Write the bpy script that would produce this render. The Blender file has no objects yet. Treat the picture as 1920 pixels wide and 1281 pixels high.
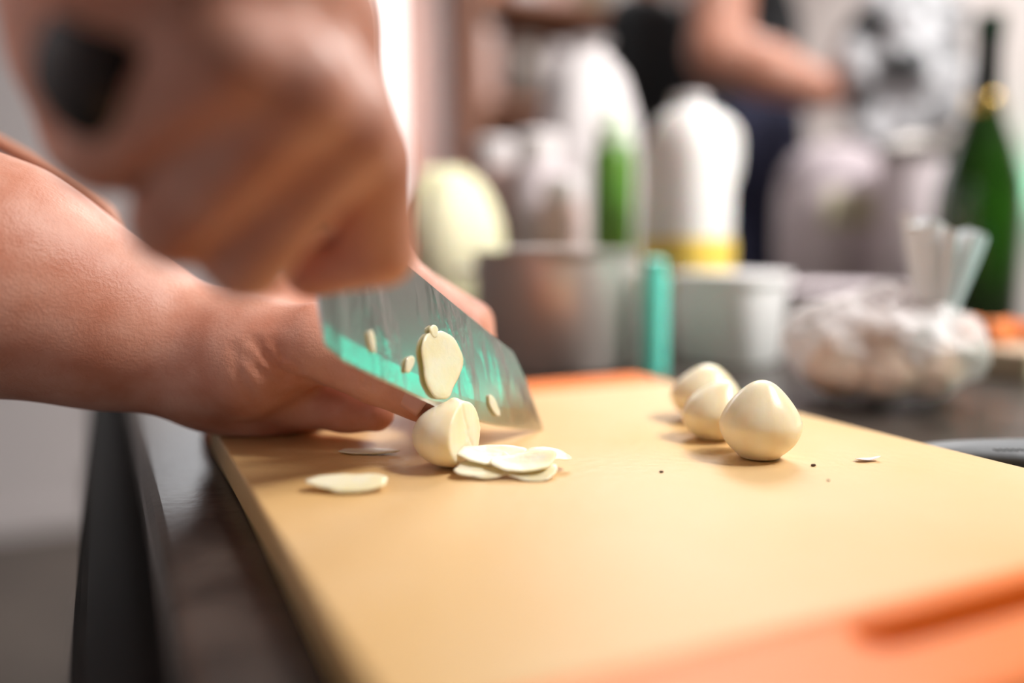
import bpy, math, random
import numpy as np
from mathutils import Vector, Matrix, noise

# ------------------------------------------------------------------ camera, world, lights, exposure
S = bpy.context.scene
CM = 0.01
F = 1594.0                      # focal length in pixels of the 1920 wide frame
PITCH = math.atan(184 / F)
HCAM = 7.1                      # camera height over the board top (cm)
cp, sp = math.cos(PITCH), math.sin(PITCH)

cam = bpy.data.cameras.new('camera')
camo = bpy.data.objects.new('camera', cam)
S.collection.objects.link(camo)
camo.location = (0, 0, HCAM * CM)
camo.rotation_euler = (math.pi / 2 - PITCH, 0, 0)
cam.sensor_width = 36
cam.lens = F / 1920 * 36
cam.clip_start = 0.01
cam.dof.use_dof = True
cam.dof.focus_distance = 0.277
cam.dof.aperture_fstop = 2.0
S.camera = camo

w = bpy.data.worlds.new('world')
S.world = w
w.use_nodes = True
w.node_tree.nodes['Background'].inputs[0].default_value = (1.0, 0.97, 0.95, 1)
w.node_tree.nodes['Background'].inputs[1].default_value = 0.07


def area(name, loc, target, size, power, color=(1, 1, 1)):
    l = bpy.data.lights.new(name, 'AREA')
    l.shape = 'RECTANGLE'
    l.size, l.size_y = size
    l.energy = power
    l.color = color
    o = bpy.data.objects.new(name, l)
    S.collection.objects.link(o)
    o.location = [c * CM for c in loc]
    d = Vector([(t - c) for t, c in zip(target, loc)])
    o.rotation_euler = d.to_track_quat('-Z', 'Y').to_euler()
    return o


area('ceiling_panel_light', (105, 56, 146), (30, 80, 0), (0.5, 0.5), 12, (1, 0.97, 0.94))  # assumed overhead source, out of view, lighting board and background
area('ceiling_panel_light', (40, 210, 156), (30, 200, 0), (1.2, 1.2), 66, (1, 0.97, 0.95))  # assumed second overhead source, out of view, lighting the background
area('window_daylight', (-95, 315, 70), (0, 60, 0), (0.8, 1.2), 8, (0.95, 0.97, 1))

sl = area('spot_bar_light', (112, 10, 142), (28, 84, 4), (0.35, 0.35), 8, (1, 0.97, 0.94))  # added narrow fill that brightens the background objects, mostly sparing the board
sl.data.spread = math.radians(62)

S.view_settings.view_transform = 'Standard'
S.view_settings.look = 'None'
S.view_settings.gamma = 1
S.view_settings.exposure = 0.0
S.view_settings.use_curve_mapping = False

# ------------------------------------------------------------------ helpers
C = S.collection


def P(px, py, Y):
    """point (cm) seen at pixel px,py at distance Y"""
    a, b = (px - 960) / F, (640 - py) / F
    d = Vector((a, cp + b * sp, -sp + b * cp))
    d *= Y / d.y
    return Vector((d.x, d.y, d.z + HCAM))


def G(px, py, z=0.0):
    """point (cm) seen at the pixel on the horizontal plane z"""
    a, b = (px - 960) / F, (640 - py) / F
    d = Vector((a, cp + b * sp, -sp + b * cp))
    d *= (z - HCAM) / d.z
    return Vector((d.x, d.y, z))


a1 = math.atan2(189 - 960, F / cp)
U = Vector((math.sin(a1), math.cos(a1), 0))      # along the counter, away from the camera
V = Vector((math.cos(a1), -math.sin(a1), 0))     # across the counter
ZC = -1.2                                        # counter top


def uv(p):
    return p.dot(U), p.dot(V)


def UV(u, v, z):
    return U * u + V * v + Vector((0, 0, z))


def tag(o, label=None, cat=None, group=None, kind=None):
    if label: o['label'] = label
    if cat: o['category'] = cat
    if group: o['group'] = group
    if kind: o['kind'] = kind
    return o


def empty(name, loc, label=None, cat=None, group=None):
    o = bpy.data.objects.new(name, None)
    C.objects.link(o)
    o.location = Vector(loc) * CM
    o.empty_display_size = 0.01
    return tag(o, label, cat, group)


def mesh(name, verts, faces, mat, parent=None, origin=None, smooth=True, bevel=0, sub=0, autosm=None):
    """verts in world cm; one object, its origin at `origin` (or at the parent's)"""
    vs = np.array([tuple(v) for v in verts], dtype=np.float64) if not isinstance(verts, np.ndarray) else verts
    if parent is not None and origin is None:
        p, off = parent, Vector((0, 0, 0))
        while p is not None:
            off += p.location
            p = p.parent
        off = np.array(off) / CM
    elif origin is not None:
        off = np.array(tuple(origin))
    else:
        c = (vs.min(0) + vs.max(0)) / 2
        off = np.array((c[0], c[1], vs[:, 2].min()))
    me = bpy.data.meshes.new(name)
    me.from_pydata(((vs - off) * CM).tolist(), [], faces if isinstance(faces, list) else faces.tolist())
    me.update()
    o = bpy.data.objects.new(name, me)
    C.objects.link(o)
    if parent is not None:
        o.parent = parent
        if origin is not None:
            o.location = Vector(off) * CM - parent.location
    else:
        o.location = Vector(off) * CM
    if mat: me.materials.append(mat)
    if smooth: me.polygons.foreach_set('use_smooth', [True] * len(me.polygons))
    if autosm is not None: me.set_sharp_from_angle(angle=math.radians(autosm))
    if bevel:
        m = o.modifiers.new('bevel', 'BEVEL'); m.width = bevel * CM; m.segments = 3; m.limit_method = 'ANGLE'
    if sub:
        m = o.modifiers.new('sub', 'SUBSURF'); m.levels = sub; m.render_levels = sub
    return o


def box_vf(c, ax, ay, az, hx, hy, hz):
    c = Vector(c)
    vs = [c + ax * (hx * i) + ay * (hy * j) + az * (hz * k) for i in (-1, 1) for j in (-1, 1) for k in (-1, 1)]
    fs = [(0, 1, 3, 2), (4, 6, 7, 5), (0, 4, 5, 1), (2, 3, 7, 6), (0, 2, 6, 4), (1, 5, 7, 3)]
    return vs, fs


X3, Y3, Z3 = Vector((1, 0, 0)), Vector((0, 1, 0)), Vector((0, 0, 1))


def box(name, c, ax, ay, h, mat, parent=None, bevel=0.0, **k):
    vs, fs = box_vf(c, ax, ay, ax.cross(ay).normalized(), *h)
    return mesh(name, vs, fs, mat, parent, smooth=False, bevel=bevel, **k)


def lathe(name, base, prof, mat, parent=None, n=40, axis=Z3, autosm=40, fn=None, **k):
    """prof: list of (r, z) in cm; revolved about the axis through base"""
    q = axis.to_track_quat('Z', 'Y')
    vs, fs = [], []
    for j, (r, z) in enumerate(prof):
        for i in range(n):
            t = 2 * math.pi * i / n
            rr = r * (fn(t, j / (len(prof) - 1)) if fn else 1)
            vs.append(Vector(base) + q @ Vector((rr * math.cos(t), rr * math.sin(t), z)))
    for j in range(len(prof) - 1):
        for i in range(n):
            fs.append((j * n + i, j * n + (i + 1) % n, (j + 1) * n + (i + 1) % n, (j + 1) * n + i))
    if prof[0][0] > 1e-4: fs.append(tuple(range(n))[::-1])
    if prof[-1][0] > 1e-4: fs.append(tuple((len(prof) - 1) * n + i for i in range(n)))
    return mesh(name, vs, fs, mat, parent, autosm=autosm, **k)


def blob(name, c, radii, mat, parent=None, amp=0.2, scale=1.0, seed=0, nu=64, nv=40, fn=None, floor=None, **k):
    """lumpy closed form; amp in cm"""
    vs, fs = [], []
    c = Vector(c)
    for j in range(nv + 1):
        ph = math.pi * j / nv
        for i in range(nu):
            t = 2 * math.pi * i / nu
            d = Vector((math.sin(ph) * math.cos(t), math.sin(ph) * math.sin(t), math.cos(ph)))
            p = Vector((d.x * radii[0], d.y * radii[1], d.z * radii[2]))
            q = p * scale + Vector((seed * 7.3, seed * 3.1, seed))
            a = noise.noise(q) + 0.5 * abs(noise.noise(q * 2.3)) + 0.25 * noise.noise(q * 4.7)
            p = p + d * a * amp
            if fn: p = fn(p, d)
            p = p + c
            if floor is not None and p.z < floor: p.z = floor
            vs.append(p)
    for j in range(nv):
        for i in range(nu):
            fs.append((j * nu + i, (j + 1) * nu + i, (j + 1) * nu + (i + 1) % nu, j * nu + (i + 1) % nu))
    return mesh(name, vs, fs, mat, parent, **k)


def tube(name, pts, rad, mat, parent=None, n=12, flat=1.0, **k):
    pts = [Vector(p) for p in pts]
    # catmull-rom refine
    out, rr = [], []
    rs = rad if isinstance(rad, (list, tuple)) else [rad] * len(pts)
    for i in range(len(pts) - 1):
        p0, p1, p2, p3 = pts[max(i - 1, 0)], pts[i], pts[i + 1], pts[min(i + 2, len(pts) - 1)]
        for s in range(8):
            t = s / 8
            out.append(0.5 * ((2 * p1) + (p2 - p0) * t + (2 * p0 - 5 * p1 + 4 * p2 - p3) * t * t + (3 * p1 - p0 - 3 * p2 + p3) * t ** 3))
            rr.append(rs[i] * (1 - t) + rs[i + 1] * t)
    out.append(pts[-1]); rr.append(rs[-1])
    vs, fs = [], []
    up = Vector((0.1, 0.2, 1)).normalized()
    for i, p in enumerate(out):
        d = (out[min(i + 1, len(out) - 1)] - out[max(i - 1, 0)]).normalized()
        s = d.cross(up)
        if s.length < 1e-3: s = d.cross(X3)
        s.normalize()
        u2 = s.cross(d).normalized()
        for j in range(n):
            t = 2 * math.pi * j / n
            vs.append(p + s * rr[i] * math.cos(t) + u2 * rr[i] * flat * math.sin(t))
    for i in range(len(out) - 1):
        for j in range(n):
            fs.append((i * n + j, i * n + (j + 1) % n, (i + 1) * n + (j + 1) % n, (i + 1) * n + j))
    fs.append(tuple(range(n))[::-1]); fs.append(tuple((len(out) - 1) * n + j for j in range(n)))
    return mesh(name, vs, fs, mat, parent, autosm=50, **k)


# ---- smooth signed distance shapes, meshed with surface nets
class Field:
    def __init__(s, lo, hi, h):
        s.lo = np.array(lo, float); s.h = h
        s.n = np.ceil((np.array(hi, float) - s.lo) / h).astype(int) + 1
        s.D = np.full(s.n, 9.0, np.float32)

    def sub(s, a, b):
        i0 = np.clip(np.floor((a - s.lo) / s.h).astype(int), 0, s.n)
        i1 = np.clip(np.ceil((b - s.lo) / s.h).astype(int) + 1, 0, s.n)
        if (i1 <= i0).any(): return None
        sl = tuple(slice(i0[k], i1[k]) for k in range(3))
        g = [(s.lo[k] + s.h * np.arange(i0[k], i1[k])).astype(np.float32) for k in range(3)]
        return sl, g[0][:, None, None], g[1][None, :, None], g[2][None, None, :]

    def mix(s, sl, d, k):
        A = s.D[sl]
        if k > 0:
            hh = np.maximum(k - np.abs(A - d), 0) / k
            s.D[sl] = np.minimum(A, d) - hh * hh * k * 0.25
        else:
            s.D[sl] = np.minimum(A, d)

    def cone(s, a, b, ra, rb, k=0.4):
        a, b = np.array(a, float), np.array(b, float)
        m = max(ra, rb) + k + 3 * s.h
        r = s.sub(np.minimum(a, b) - m, np.maximum(a, b) + m)
        if r is None: return
        sl, x, y, z = r
        ab = b - a
        L = max(ab.dot(ab), 1e-9)
        t = np.clip(((x - a[0]) * ab[0] + (y - a[1]) * ab[1] + (z - a[2]) * ab[2]) / L, 0, 1)
        d = np.sqrt((x - a[0] - t * ab[0]) ** 2 + (y - a[1] - t * ab[1]) ** 2 + (z - a[2] - t * ab[2]) ** 2) - (ra + (rb - ra) * t)
        s.mix(sl, d.astype(np.float32), k)

    def chain(s, pts, rs, k=0.4):
        for i in range(len(pts) - 1): s.cone(pts[i], pts[i + 1], rs[i], rs[i + 1], k)

    def ell(s, c, ax, ra, k=0.4):
        """ellipsoid: centre, three unit axes, three radii"""
        c = np.array(c, float)
        m = max(ra) + k + 3 * s.h
        r = s.sub(c - m, c + m)
        if r is None: return
        sl, x, y, z = r
        q = 0
        q2 = 0
        for v, rr in zip(ax, ra):
            p = (x - c[0]) * v[0] + (y - c[1]) * v[1] + (z - c[2]) * v[2]
            q = q + (p / rr) ** 2
            q2 = q2 + (p / rr ** 2) ** 2
        k0, k1 = np.sqrt(q), np.sqrt(q2) + 1e-6
        s.mix(sl, (k0 * (k0 - 1) / k1).astype(np.float32), k)

    def groove(s, pts, depth, width):
        for a, b in zip(pts[:-1], pts[1:]):
            a, b = np.array(a, float), np.array(b, float)
            m = width * 3
            r = s.sub(np.minimum(a, b) - m, np.maximum(a, b) + m)
            if r is None: continue
            sl, x, y, z = r
            ab = b - a
            t = np.clip(((x - a[0]) * ab[0] + (y - a[1]) * ab[1] + (z - a[2]) * ab[2]) / max(ab.dot(ab), 1e-9), 0, 1)
            d2 = (x - a[0] - t * ab[0]) ** 2 + (y - a[1] - t * ab[1]) ** 2 + (z - a[2] - t * ab[2]) ** 2
            s.D[sl] += (depth * np.exp(-d2 / width ** 2)).astype(np.float32)

    def cut(s, p, n):
        """remove everything on the side n points to"""
        g = s.sub(s.lo - 1, s.lo + s.n * s.h + 1)
        sl, x, y, z = g
        d = (x - p[0]) * n[0] + (y - p[1]) * n[1] + (z - p[2]) * n[2]
        s.D[sl] = np.maximum(s.D[sl], d)

    def net(s):
        D = s.D
        ins = D < 0
        nx, ny, nz = D.shape
        cell = np.zeros((nx - 1, ny - 1, nz - 1), np.int8)
        for dx in (0, 1):
            for dy in (0, 1):
                for dz in (0, 1):
                    cell += ins[dx:nx - 1 + dx, dy:ny - 1 + dy, dz:nz - 1 + dz]
        act = (cell > 0) & (cell < 8)
        idx = np.full(cell.shape, -1, np.int64)
        ijk = np.argwhere(act)
        idx[act] = np.arange(len(ijk))
        acc = np.zeros((len(ijk), 3)); cnt = np.zeros(len(ijk))
        cs = [(a, b, c) for a in (0, 1) for b in (0, 1) for c in (0, 1)]
        vals = {c: D[ijk[:, 0] + c[0], ijk[:, 1] + c[1], ijk[:, 2] + c[2]].astype(float) for c in cs}
        for c in cs:
            for k in range(3):
                if c[k] == 0:
                    c2 = list(c); c2[k] = 1; c2 = tuple(c2)
                    v0, v1 = vals[c], vals[c2]
                    m = (v0 < 0) != (v1 < 0)
                    t = np.where(m, v0 / np.where(m, v0 - v1, 1), 0)
                    pt = np.array(c, float)[None, :].repeat(len(ijk), 0)
                    pt[:, k] += t
                    acc[m] += pt[m]; cnt[m] += 1
        V_ = s.lo + (ijk + acc / cnt[:, None]) * s.h
        quads = []
        for k in range(3):
            o1, o2 = [(1, 2), (2, 0), (0, 1)][k]
            sl0 = [slice(1, -1)] * 3; sl1 = [slice(1, -1)] * 3
            sl0[k] = slice(0, -1); sl1[k] = slice(1, None)
            A, B = ins[tuple(sl0)], ins[tuple(sl1)]
            e = np.argwhere(A != B)
            if not len(e): continue
            base = e.copy(); base[:, o1] += 1; base[:, o2] += 1
            sg = A[tuple(e.T)]

            def g(d1, d2):
                q = base.copy(); q[:, o1] -= d1; q[:, o2] -= d2
                return idx[tuple(q.T)]
            q = np.stack([g(0, 0), g(1, 0), g(1, 1), g(0, 1)], 1)
            q[~sg] = q[~sg][:, ::-1]
            quads.append(q)
        Q = np.concatenate(quads)
        return V_, Q[(Q >= 0).all(1)]


def smooth_net(Vv, Q, it=2, lam=0.5):
    e = np.concatenate([Q[:, [0, 1]], Q[:, [1, 2]], Q[:, [2, 3]], Q[:, [3, 0]]])
    n = len(Vv)
    for _ in range(it):
        acc = np.zeros_like(Vv)
        for k in range(3):
            acc[:, k] = np.bincount(e[:, 0], Vv[e[:, 1], k], n) + np.bincount(e[:, 1], Vv[e[:, 0], k], n)
        cnt = np.bincount(e[:, 0], minlength=n) + np.bincount(e[:, 1], minlength=n)
        Vv = Vv + lam * (acc / cnt[:, None] - Vv)
    return Vv


def merge(parts):
    vs, fs, o = [], [], 0
    for v, f in parts:
        vs.append(np.array(v)); fs.append(np.array(f) + o); o += len(v)
    return np.concatenate(vs), np.concatenate(fs)


# ------------------------------------------------------------------ materials
def srgb(r, g, b):
    f = lambda c: (c / 255 / 12.92) if c / 255 <= 0.04045 else ((c / 255 + 0.055) / 1.055) ** 2.4
    return (f(r), f(g), f(b), 1)


def mat(name, col, rough=0.5, metal=0.0, col2=None, nscale=20, bump=0.0, bscale=60, sss=0.0, sssr=(1, .5, .3), sssd=0.004,
        trans=0.0, alpha=1.0, coat=0.0, emit=None, estr=0.0, detail=4, spec=0.5, lo=0.35, hi=0.65, stretch=None, ior=1.45):
    m = bpy.data.materials.new(name)
    m.use_nodes = True
    nt = m.node_tree
    b = nt.nodes['Principled BSDF']
    b.inputs['Base Color'].default_value = col
    b.inputs['Roughness'].default_value = rough
    b.inputs['Metallic'].default_value = metal
    b.inputs['Specular IOR Level'].default_value = spec
    b.inputs['IOR'].default_value = ior
    b.inputs['Transmission Weight'].default_value = trans
    b.inputs['Alpha'].default_value = alpha
    b.inputs['Coat Weight'].default_value = coat
    if sss:
        b.inputs['Subsurface Weight'].default_value = sss
        b.inputs['Subsurface Radius'].default_value = sssr
        b.inputs['Subsurface Scale'].default_value = sssd
    if emit:
        b.inputs['Emission Color'].default_value = emit
        b.inputs['Emission Strength'].default_value = estr
    tc = nt.nodes.new('ShaderNodeTexCoord')
    mp = nt.nodes.new('ShaderNodeMapping')
    nt.links.new(tc.outputs['Object'], mp.inputs[0])
    if stretch: mp.inputs['Scale'].default_value = stretch
    if col2:
        n = nt.nodes.new('ShaderNodeTexNoise'); n.inputs['Scale'].default_value = nscale; n.inputs['Detail'].default_value = detail
        nt.links.new(mp.outputs[0], n.inputs['Vector'])
        r = nt.nodes.new('ShaderNodeValToRGB')
        r.color_ramp.elements[0].position = lo; r.color_ramp.elements[0].color = col
        r.color_ramp.elements[1].position = hi; r.color_ramp.elements[1].color = col2
        nt.links.new(n.outputs[0], r.inputs[0]); nt.links.new(r.outputs[0], b.inputs['Base Color'])
    if bump:
        n = nt.nodes.new('ShaderNodeTexNoise'); n.inputs['Scale'].default_value = bscale; n.inputs['Detail'].default_value = 6
        nt.links.new(mp.outputs[0], n.inputs['Vector'])
        bp = nt.nodes.new('ShaderNodeBump'); bp.inputs['Strength'].default_value = bump; bp.inputs['Distance'].default_value = 0.001
        nt.links.new(n.outputs[0], bp.inputs['Height']); nt.links.new(bp.outputs[0], b.inputs['Normal'])
    return m


M = {}
M['skin'] = mat('skin', srgb(202, 134, 108), 0.45, col2=srgb(217, 160, 138), nscale=60, bump=0.25, bscale=900, sss=0.12, sssd=0.006)
M['nail'] = mat('nail', srgb(222, 160, 142), 0.25, sss=0.2)
M['garlic'] = mat('garlic_flesh', srgb(250, 240, 214), 0.3, col2=srgb(246, 228, 190), nscale=90, stretch=(1, 1, 0.15), bump=0.12,
                  bscale=300, sss=0.5, sssr=(1, .8, .4), sssd=0.004, coat=0.15)
M['slice'] = mat('garlic_slice', srgb(252, 241, 206), 0.28, col2=srgb(249, 231, 182), nscale=120, bump=0.15, bscale=500, sss=0.5,
                 sssr=(1, .85, .5), sssd=0.004, coat=0.2)
M['husk'] = mat('garlic_husk', srgb(238, 226, 226), 0.5, col2=srgb(206, 178, 178), nscale=60, bump=0.5, bscale=120, sss=0.2, stretch=(1, 1, .2))
M['board'] = mat('yellow_board_plastic', srgb(216, 175, 114), 0.42, col2=srgb(222, 188, 140), nscale=9, bump=0.25, bscale=260)
M['orange'] = mat('orange_board_plastic', srgb(240, 124, 40), 0.42, bump=0.2, bscale=300)
M['stone'] = mat('dark_counter_stone', srgb(48, 43, 40), 0.26, col2=srgb(72, 64, 59), nscale=45, bump=0.12, bscale=200, spec=0.3)
M['stone_edge'] = mat('counter_edge', srgb(60, 56, 54), 0.3, bump=0.1)
M['cab'] = mat('cabinet_dark', srgb(26, 23, 22), 0.6, col2=srgb(34, 29, 26), nscale=6, spec=.2)
M['black'] = mat('black_plastic', srgb(22, 21, 22), 0.4, bump=0.15, bscale=300)
M['tool_grey'] = mat('grey_rubber', srgb(112, 115, 119), 0.45, bump=0.15, bscale=300)
M['grey_print'] = mat('grey_print', srgb(62, 64, 66), 0.5)
M['charcoal'] = mat('charcoal_cloth', srgb(48, 50, 53), 0.8, bump=0.4, bscale=300)
M['navy'] = mat('navy_cloth', srgb(44, 46, 70), 0.85, bump=0.4, bscale=300)
M['shirt'] = mat('white_cloth', srgb(226, 226, 232), 0.85, bump=0.5, bscale=120)
M['trouser'] = mat('grey_trouser_cloth', srgb(70, 62, 58), 0.85, bump=0.4, bscale=200)
M['hair'] = mat('brown_hair', srgb(54, 36, 26), 0.6, bump=0.8, bscale=90, stretch=(3, 3, .3))
M['tan'] = mat('tan_strap', srgb(186, 132, 108), 0.6, bump=0.3)
M['steel'] = mat('brushed_steel', srgb(206, 198, 192), 0.36, 0.45, bump=0.06, bscale=80, stretch=(1, 1, 12))
M['steel_dark'] = mat('steel_inside', srgb(150, 144, 140), 0.35, 1.0)
M['floor'] = mat('floor_tiles', srgb(92, 84, 78), 0.5, col2=srgb(108, 98, 90), nscale=3)
M['wall'] = mat('painted_wall', srgb(226, 216, 212), 0.8, bump=0.1, bscale=40)
M['wall_warm'] = mat('painted_wall_warm', srgb(222, 214, 214), 0.8, bump=0.1, bscale=40)
M['ceil'] = mat('ceiling_paint', srgb(235, 232, 230), 0.9)
M['wood'] = mat('brown_shelf_wood', srgb(142, 96, 74), 0.5, col2=srgb(168, 120, 96), nscale=8, stretch=(1, 8, 8))
M['salmon'] = mat('salmon_curtain', srgb(250, 214, 202), 0.8, bump=0.2, alpha=0.7)
M['glow'] = mat('window_glow', (1, 1, 1, 1), 0.5, emit=(1, 0.99, 0.98, 1), estr=1.6)
M['lampglow'] = mat('ceiling_lamp_glow', (1, 1, 1, 1), 0.5, emit=(1, 0.97, 0.93, 1), estr=2)  # diffuser glow of the assumed ceiling lamps
M['glass_green'] = mat('green_bottle_glass', srgb(28, 66, 6), 0.12, col2=srgb(14, 34, 4), nscale=12, coat=0.6, sss=0.0)
M['foil'] = mat('dark_foil', srgb(22, 26, 20), 0.35, 0.4)
M['foil_green'] = mat('dark_green_foil', srgb(36, 62, 44), 0.3, 0.5)
M['gold'] = mat('gold_foil', srgb(226, 190, 110), 0.25, 1.0)
M['jug'] = mat('milky_plastic', srgb(232, 230, 228), 0.6, sss=0.4, sssd=.03)
M['oil'] = mat('yellow_liquid', srgb(240, 206, 96), 0.25, sss=0.2)
M['label_green'] = mat('green_plastic', srgb(96, 138, 50), 0.4, col2=srgb(70, 118, 36), nscale=18)
M['pale_green'] = mat('pale_green_cap', srgb(196, 212, 184), 0.5)
M['cabbage'] = mat('cabbage_leaf', srgb(246, 236, 200), 0.6, col2=srgb(214, 220, 156), nscale=14, lo=0.45, hi=0.75, bump=0.5, bscale=40, sss=0.2)
M['white'] = mat('white_plastic', srgb(226, 219, 219), 0.75)
M['lilac'] = mat('lilac_ceramic', srgb(206, 194, 198), 0.75)
M['lilac_dark'] = mat('lilac_ceramic_lid', srgb(172, 160, 165), 0.8)  # lilac darkened to subdue the ceiling lamp's hot spot on the lid
M['beige'] = mat('beige_label', srgb(180, 172, 148), 0.6)
M['grey'] = mat('grey_metal', srgb(120, 112, 106), 0.35, 0.6)
M['film'] = mat('cloudy_film', srgb(242, 236, 236), 0.28, alpha=0.48, bump=0.6, bscale=90)
M['film_white'] = mat('white_film', srgb(244, 246, 248), 0.55, alpha=0.93, bump=0.7, bscale=120)
M['tub'] = mat('clear_tub_plastic', srgb(244, 240, 240), 0.35, alpha=0.92)
M['bulb'] = mat('garlic_bulb_skin', srgb(224, 196, 174), 0.5, col2=srgb(214, 170, 138), nscale=60, bump=0.4, bscale=150, sss=0.15)
M['paper'] = mat('paper', srgb(238, 230, 238), 0.7, bump=0.5, bscale=60)
M['print'] = mat('bag_print', srgb(232, 232, 236), 0.5, col2=srgb(70, 72, 74), nscale=16, detail=2, lo=0.52, hi=0.58, bump=0.4, bscale=50)
M['grey_panel'] = mat('grey_panel', srgb(225, 225, 232), 0.4, 0.0)
M['teal'] = mat('teal_plastic', srgb(110, 220, 200), 0.25, sss=0.2)
M['teal_glow'] = mat('teal_led', srgb(60, 230, 190), 0.3, emit=srgb(60, 236, 200), estr=3)  # glow of the assumed teal lamp that the blade reflects
M['teal_dot'] = mat('teal_led_dot', srgb(60, 230, 190), 0.3, emit=srgb(10, 220, 160), estr=26)
M['carrot'] = mat('orange_carrot', srgb(226, 116, 48), 0.5, bump=0.3, col2=srgb(240, 150, 90), nscale=60)
M['tray'] = mat('beige_tray_wood', srgb(196, 174, 148), 0.5, col2=srgb(176, 150, 122), nscale=14, stretch=(1, 6, 6))
M['terracotta'] = mat('terracotta', srgb(190, 126, 98), 0.7)
M['crumb'] = mat('dark_crumb', srgb(70, 44, 26), 0.8)
M['pinkjar'] = mat('pinkish_jar', srgb(214, 184, 176), 0.4)
M['olive'] = mat('olive_tin', srgb(134, 128, 110), 0.5)


def blade_mat():
    m = bpy.data.materials.new('wet_steel_blade')
    m.use_nodes = True
    nt = m.node_tree
    b = nt.nodes['Principled BSDF']
    b.inputs['Base Color'].default_value = srgb(206, 204, 200)
    b.inputs['Metallic'].default_value = 1
    b.inputs['Roughness'].default_value = 0.24
    tc = nt.nodes.new('ShaderNodeTexCoord')
    mp = nt.nodes.new('ShaderNodeMapping'); mp.inputs['Scale'].default_value = (1, 1, 0.35)
    nt.links.new(tc.outputs['Object'], mp.inputs[0])
    n = nt.nodes.new('ShaderNodeTexNoise'); n.inputs['Scale'].default_value = 260; n.inputs['Detail'].default_value = 6
    n2 = nt.nodes.new('ShaderNodeTexNoise'); n2.inputs['Scale'].default_value = 45; n2.inputs['Detail'].default_value = 3
    for q in (n, n2): nt.links.new(mp.outputs[0], q.inputs['Vector'])
    r = nt.nodes.new('ShaderNodeValToRGB'); r.color_ramp.elements[0].position = 0.5; r.color_ramp.elements[1].position = 0.66
    nt.links.new(n2.outputs[0], r.inputs[0])
    mu = nt.nodes.new('ShaderNodeMath'); mu.operation = 'MULTIPLY'
    nt.links.new(n.outputs[0], mu.inputs[0]); nt.links.new(r.outputs[0], mu.inputs[1])
    bp = nt.nodes.new('ShaderNodeBump'); bp.inputs['Strength'].default_value = 0.8; bp.inputs['Distance'].default_value = 0.0008
    nt.links.new(mu.outputs[0], bp.inputs['Height']); nt.links.new(bp.outputs[0], b.inputs['Normal'])
    return m


M['blade'] = blade_mat()

# ------------------------------------------------------------------ room
ZF = -93.0
UMIN, UMAX, VMIN, VMAX = -160, 330, -170, 260


def slab(name, u0, u1, v0, v1, z0, z1, m, kind='structure', parent=None, bevel=0, **k):
    o = box(name, UV((u0 + u1) / 2, (v0 + v1) / 2, (z0 + z1) / 2), V, U, ((v1 - v0) / 2, (u1 - u0) / 2, (z1 - z0) / 2), m, parent, bevel, **k)
    if kind: o['kind'] = kind
    return o


slab('floor', UMIN, UMAX, VMIN, VMAX, ZF - 5, ZF, M['floor'])
slab('ceiling', UMIN, UMAX, VMIN, VMAX, 160, 165, M['ceil'])
slab('wall_back', UMAX, UMAX + 8, VMIN, VMAX, ZF, 160, M['wall_warm'])
slab('wall_right', UMIN, UMAX, VMAX, VMAX + 8, ZF, 160, M['wall'])
slab('baseboard_back', UMAX - 1.5, UMAX, VMIN, VMAX, ZF, ZF + 8, M['white'])
slab('baseboard_right', UMIN, UMAX - 1.5, VMAX - 1.5, VMAX, ZF, ZF + 8, M['white'])


def at_wall(px):
    """v on the back wall seen at pixel column px"""
    a = (px - 960) / F * cp
    d = Vector((a, 1, 0))
    s = UMAX / d.dot(U)
    return (d * s).dot(V), (d * s).y


# bright window in the back wall, its frame and the salmon curtain at its right
v0, yy = at_wall(560); v1, yy1 = at_wall(790)
wn = slab('window_1', UMAX - 3, UMAX - 0.2, v0, v1, -40, 135, M['white'])
slab('window_pane', UMAX - 3.6, UMAX - 3.0, v0 + 5, v1 - 4, -34, 129, M['glow'], None, wn)
slab('window_bar', UMAX - 4.6, UMAX - 3.6, (v0 + v1) / 2 - 2, (v0 + v1) / 2 + 2, -34, 129, M['white'], None, wn)
vc0, _ = at_wall(744); vc1, _ = at_wall(796)
vs, fs = [], []
for i in range(41):
    t = i / 40
    q = UMAX - 8 + 1.6 * math.sin(t * 22) + 0.6 * math.sin(t * 51)
    for z in (-88, 150): vs.append(UV(q, vc0 + (vc1 - vc0) * t, z))
for i in range(40): fs.append((2 * i, 2 * i + 2, 2 * i + 3, 2 * i + 1))
cu = mesh('curtain', vs, fs, M['salmon'])
so = cu.modifiers.new('s', 'SOLIDIFY'); so.thickness = 0.004
tag(cu, 'narrow pale salmon curtain hanging beside the bright window', 'curtain')
# assumed ceiling lamps, out of view, at the overhead lights
for i, (x, y, s) in enumerate([(105, 60, 22), (40, 210, 60)]):
    t = empty('ceiling_lamp', (x, y, 157 if i else 153), ['square ceiling lamp panel above the cutting board', 'large square ceiling lamp panel farther back in the kitchen'][i], 'lamp')
    box('lamp_frame', (x, y, 158.8), X3, Y3, (s + 3, s + 3, 1.2), M['white'], t)
    box('lamp_diffuser', (x, y, 157.4), X3, Y3, (s, s, 0.2), M['lampglow'], t)

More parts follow.
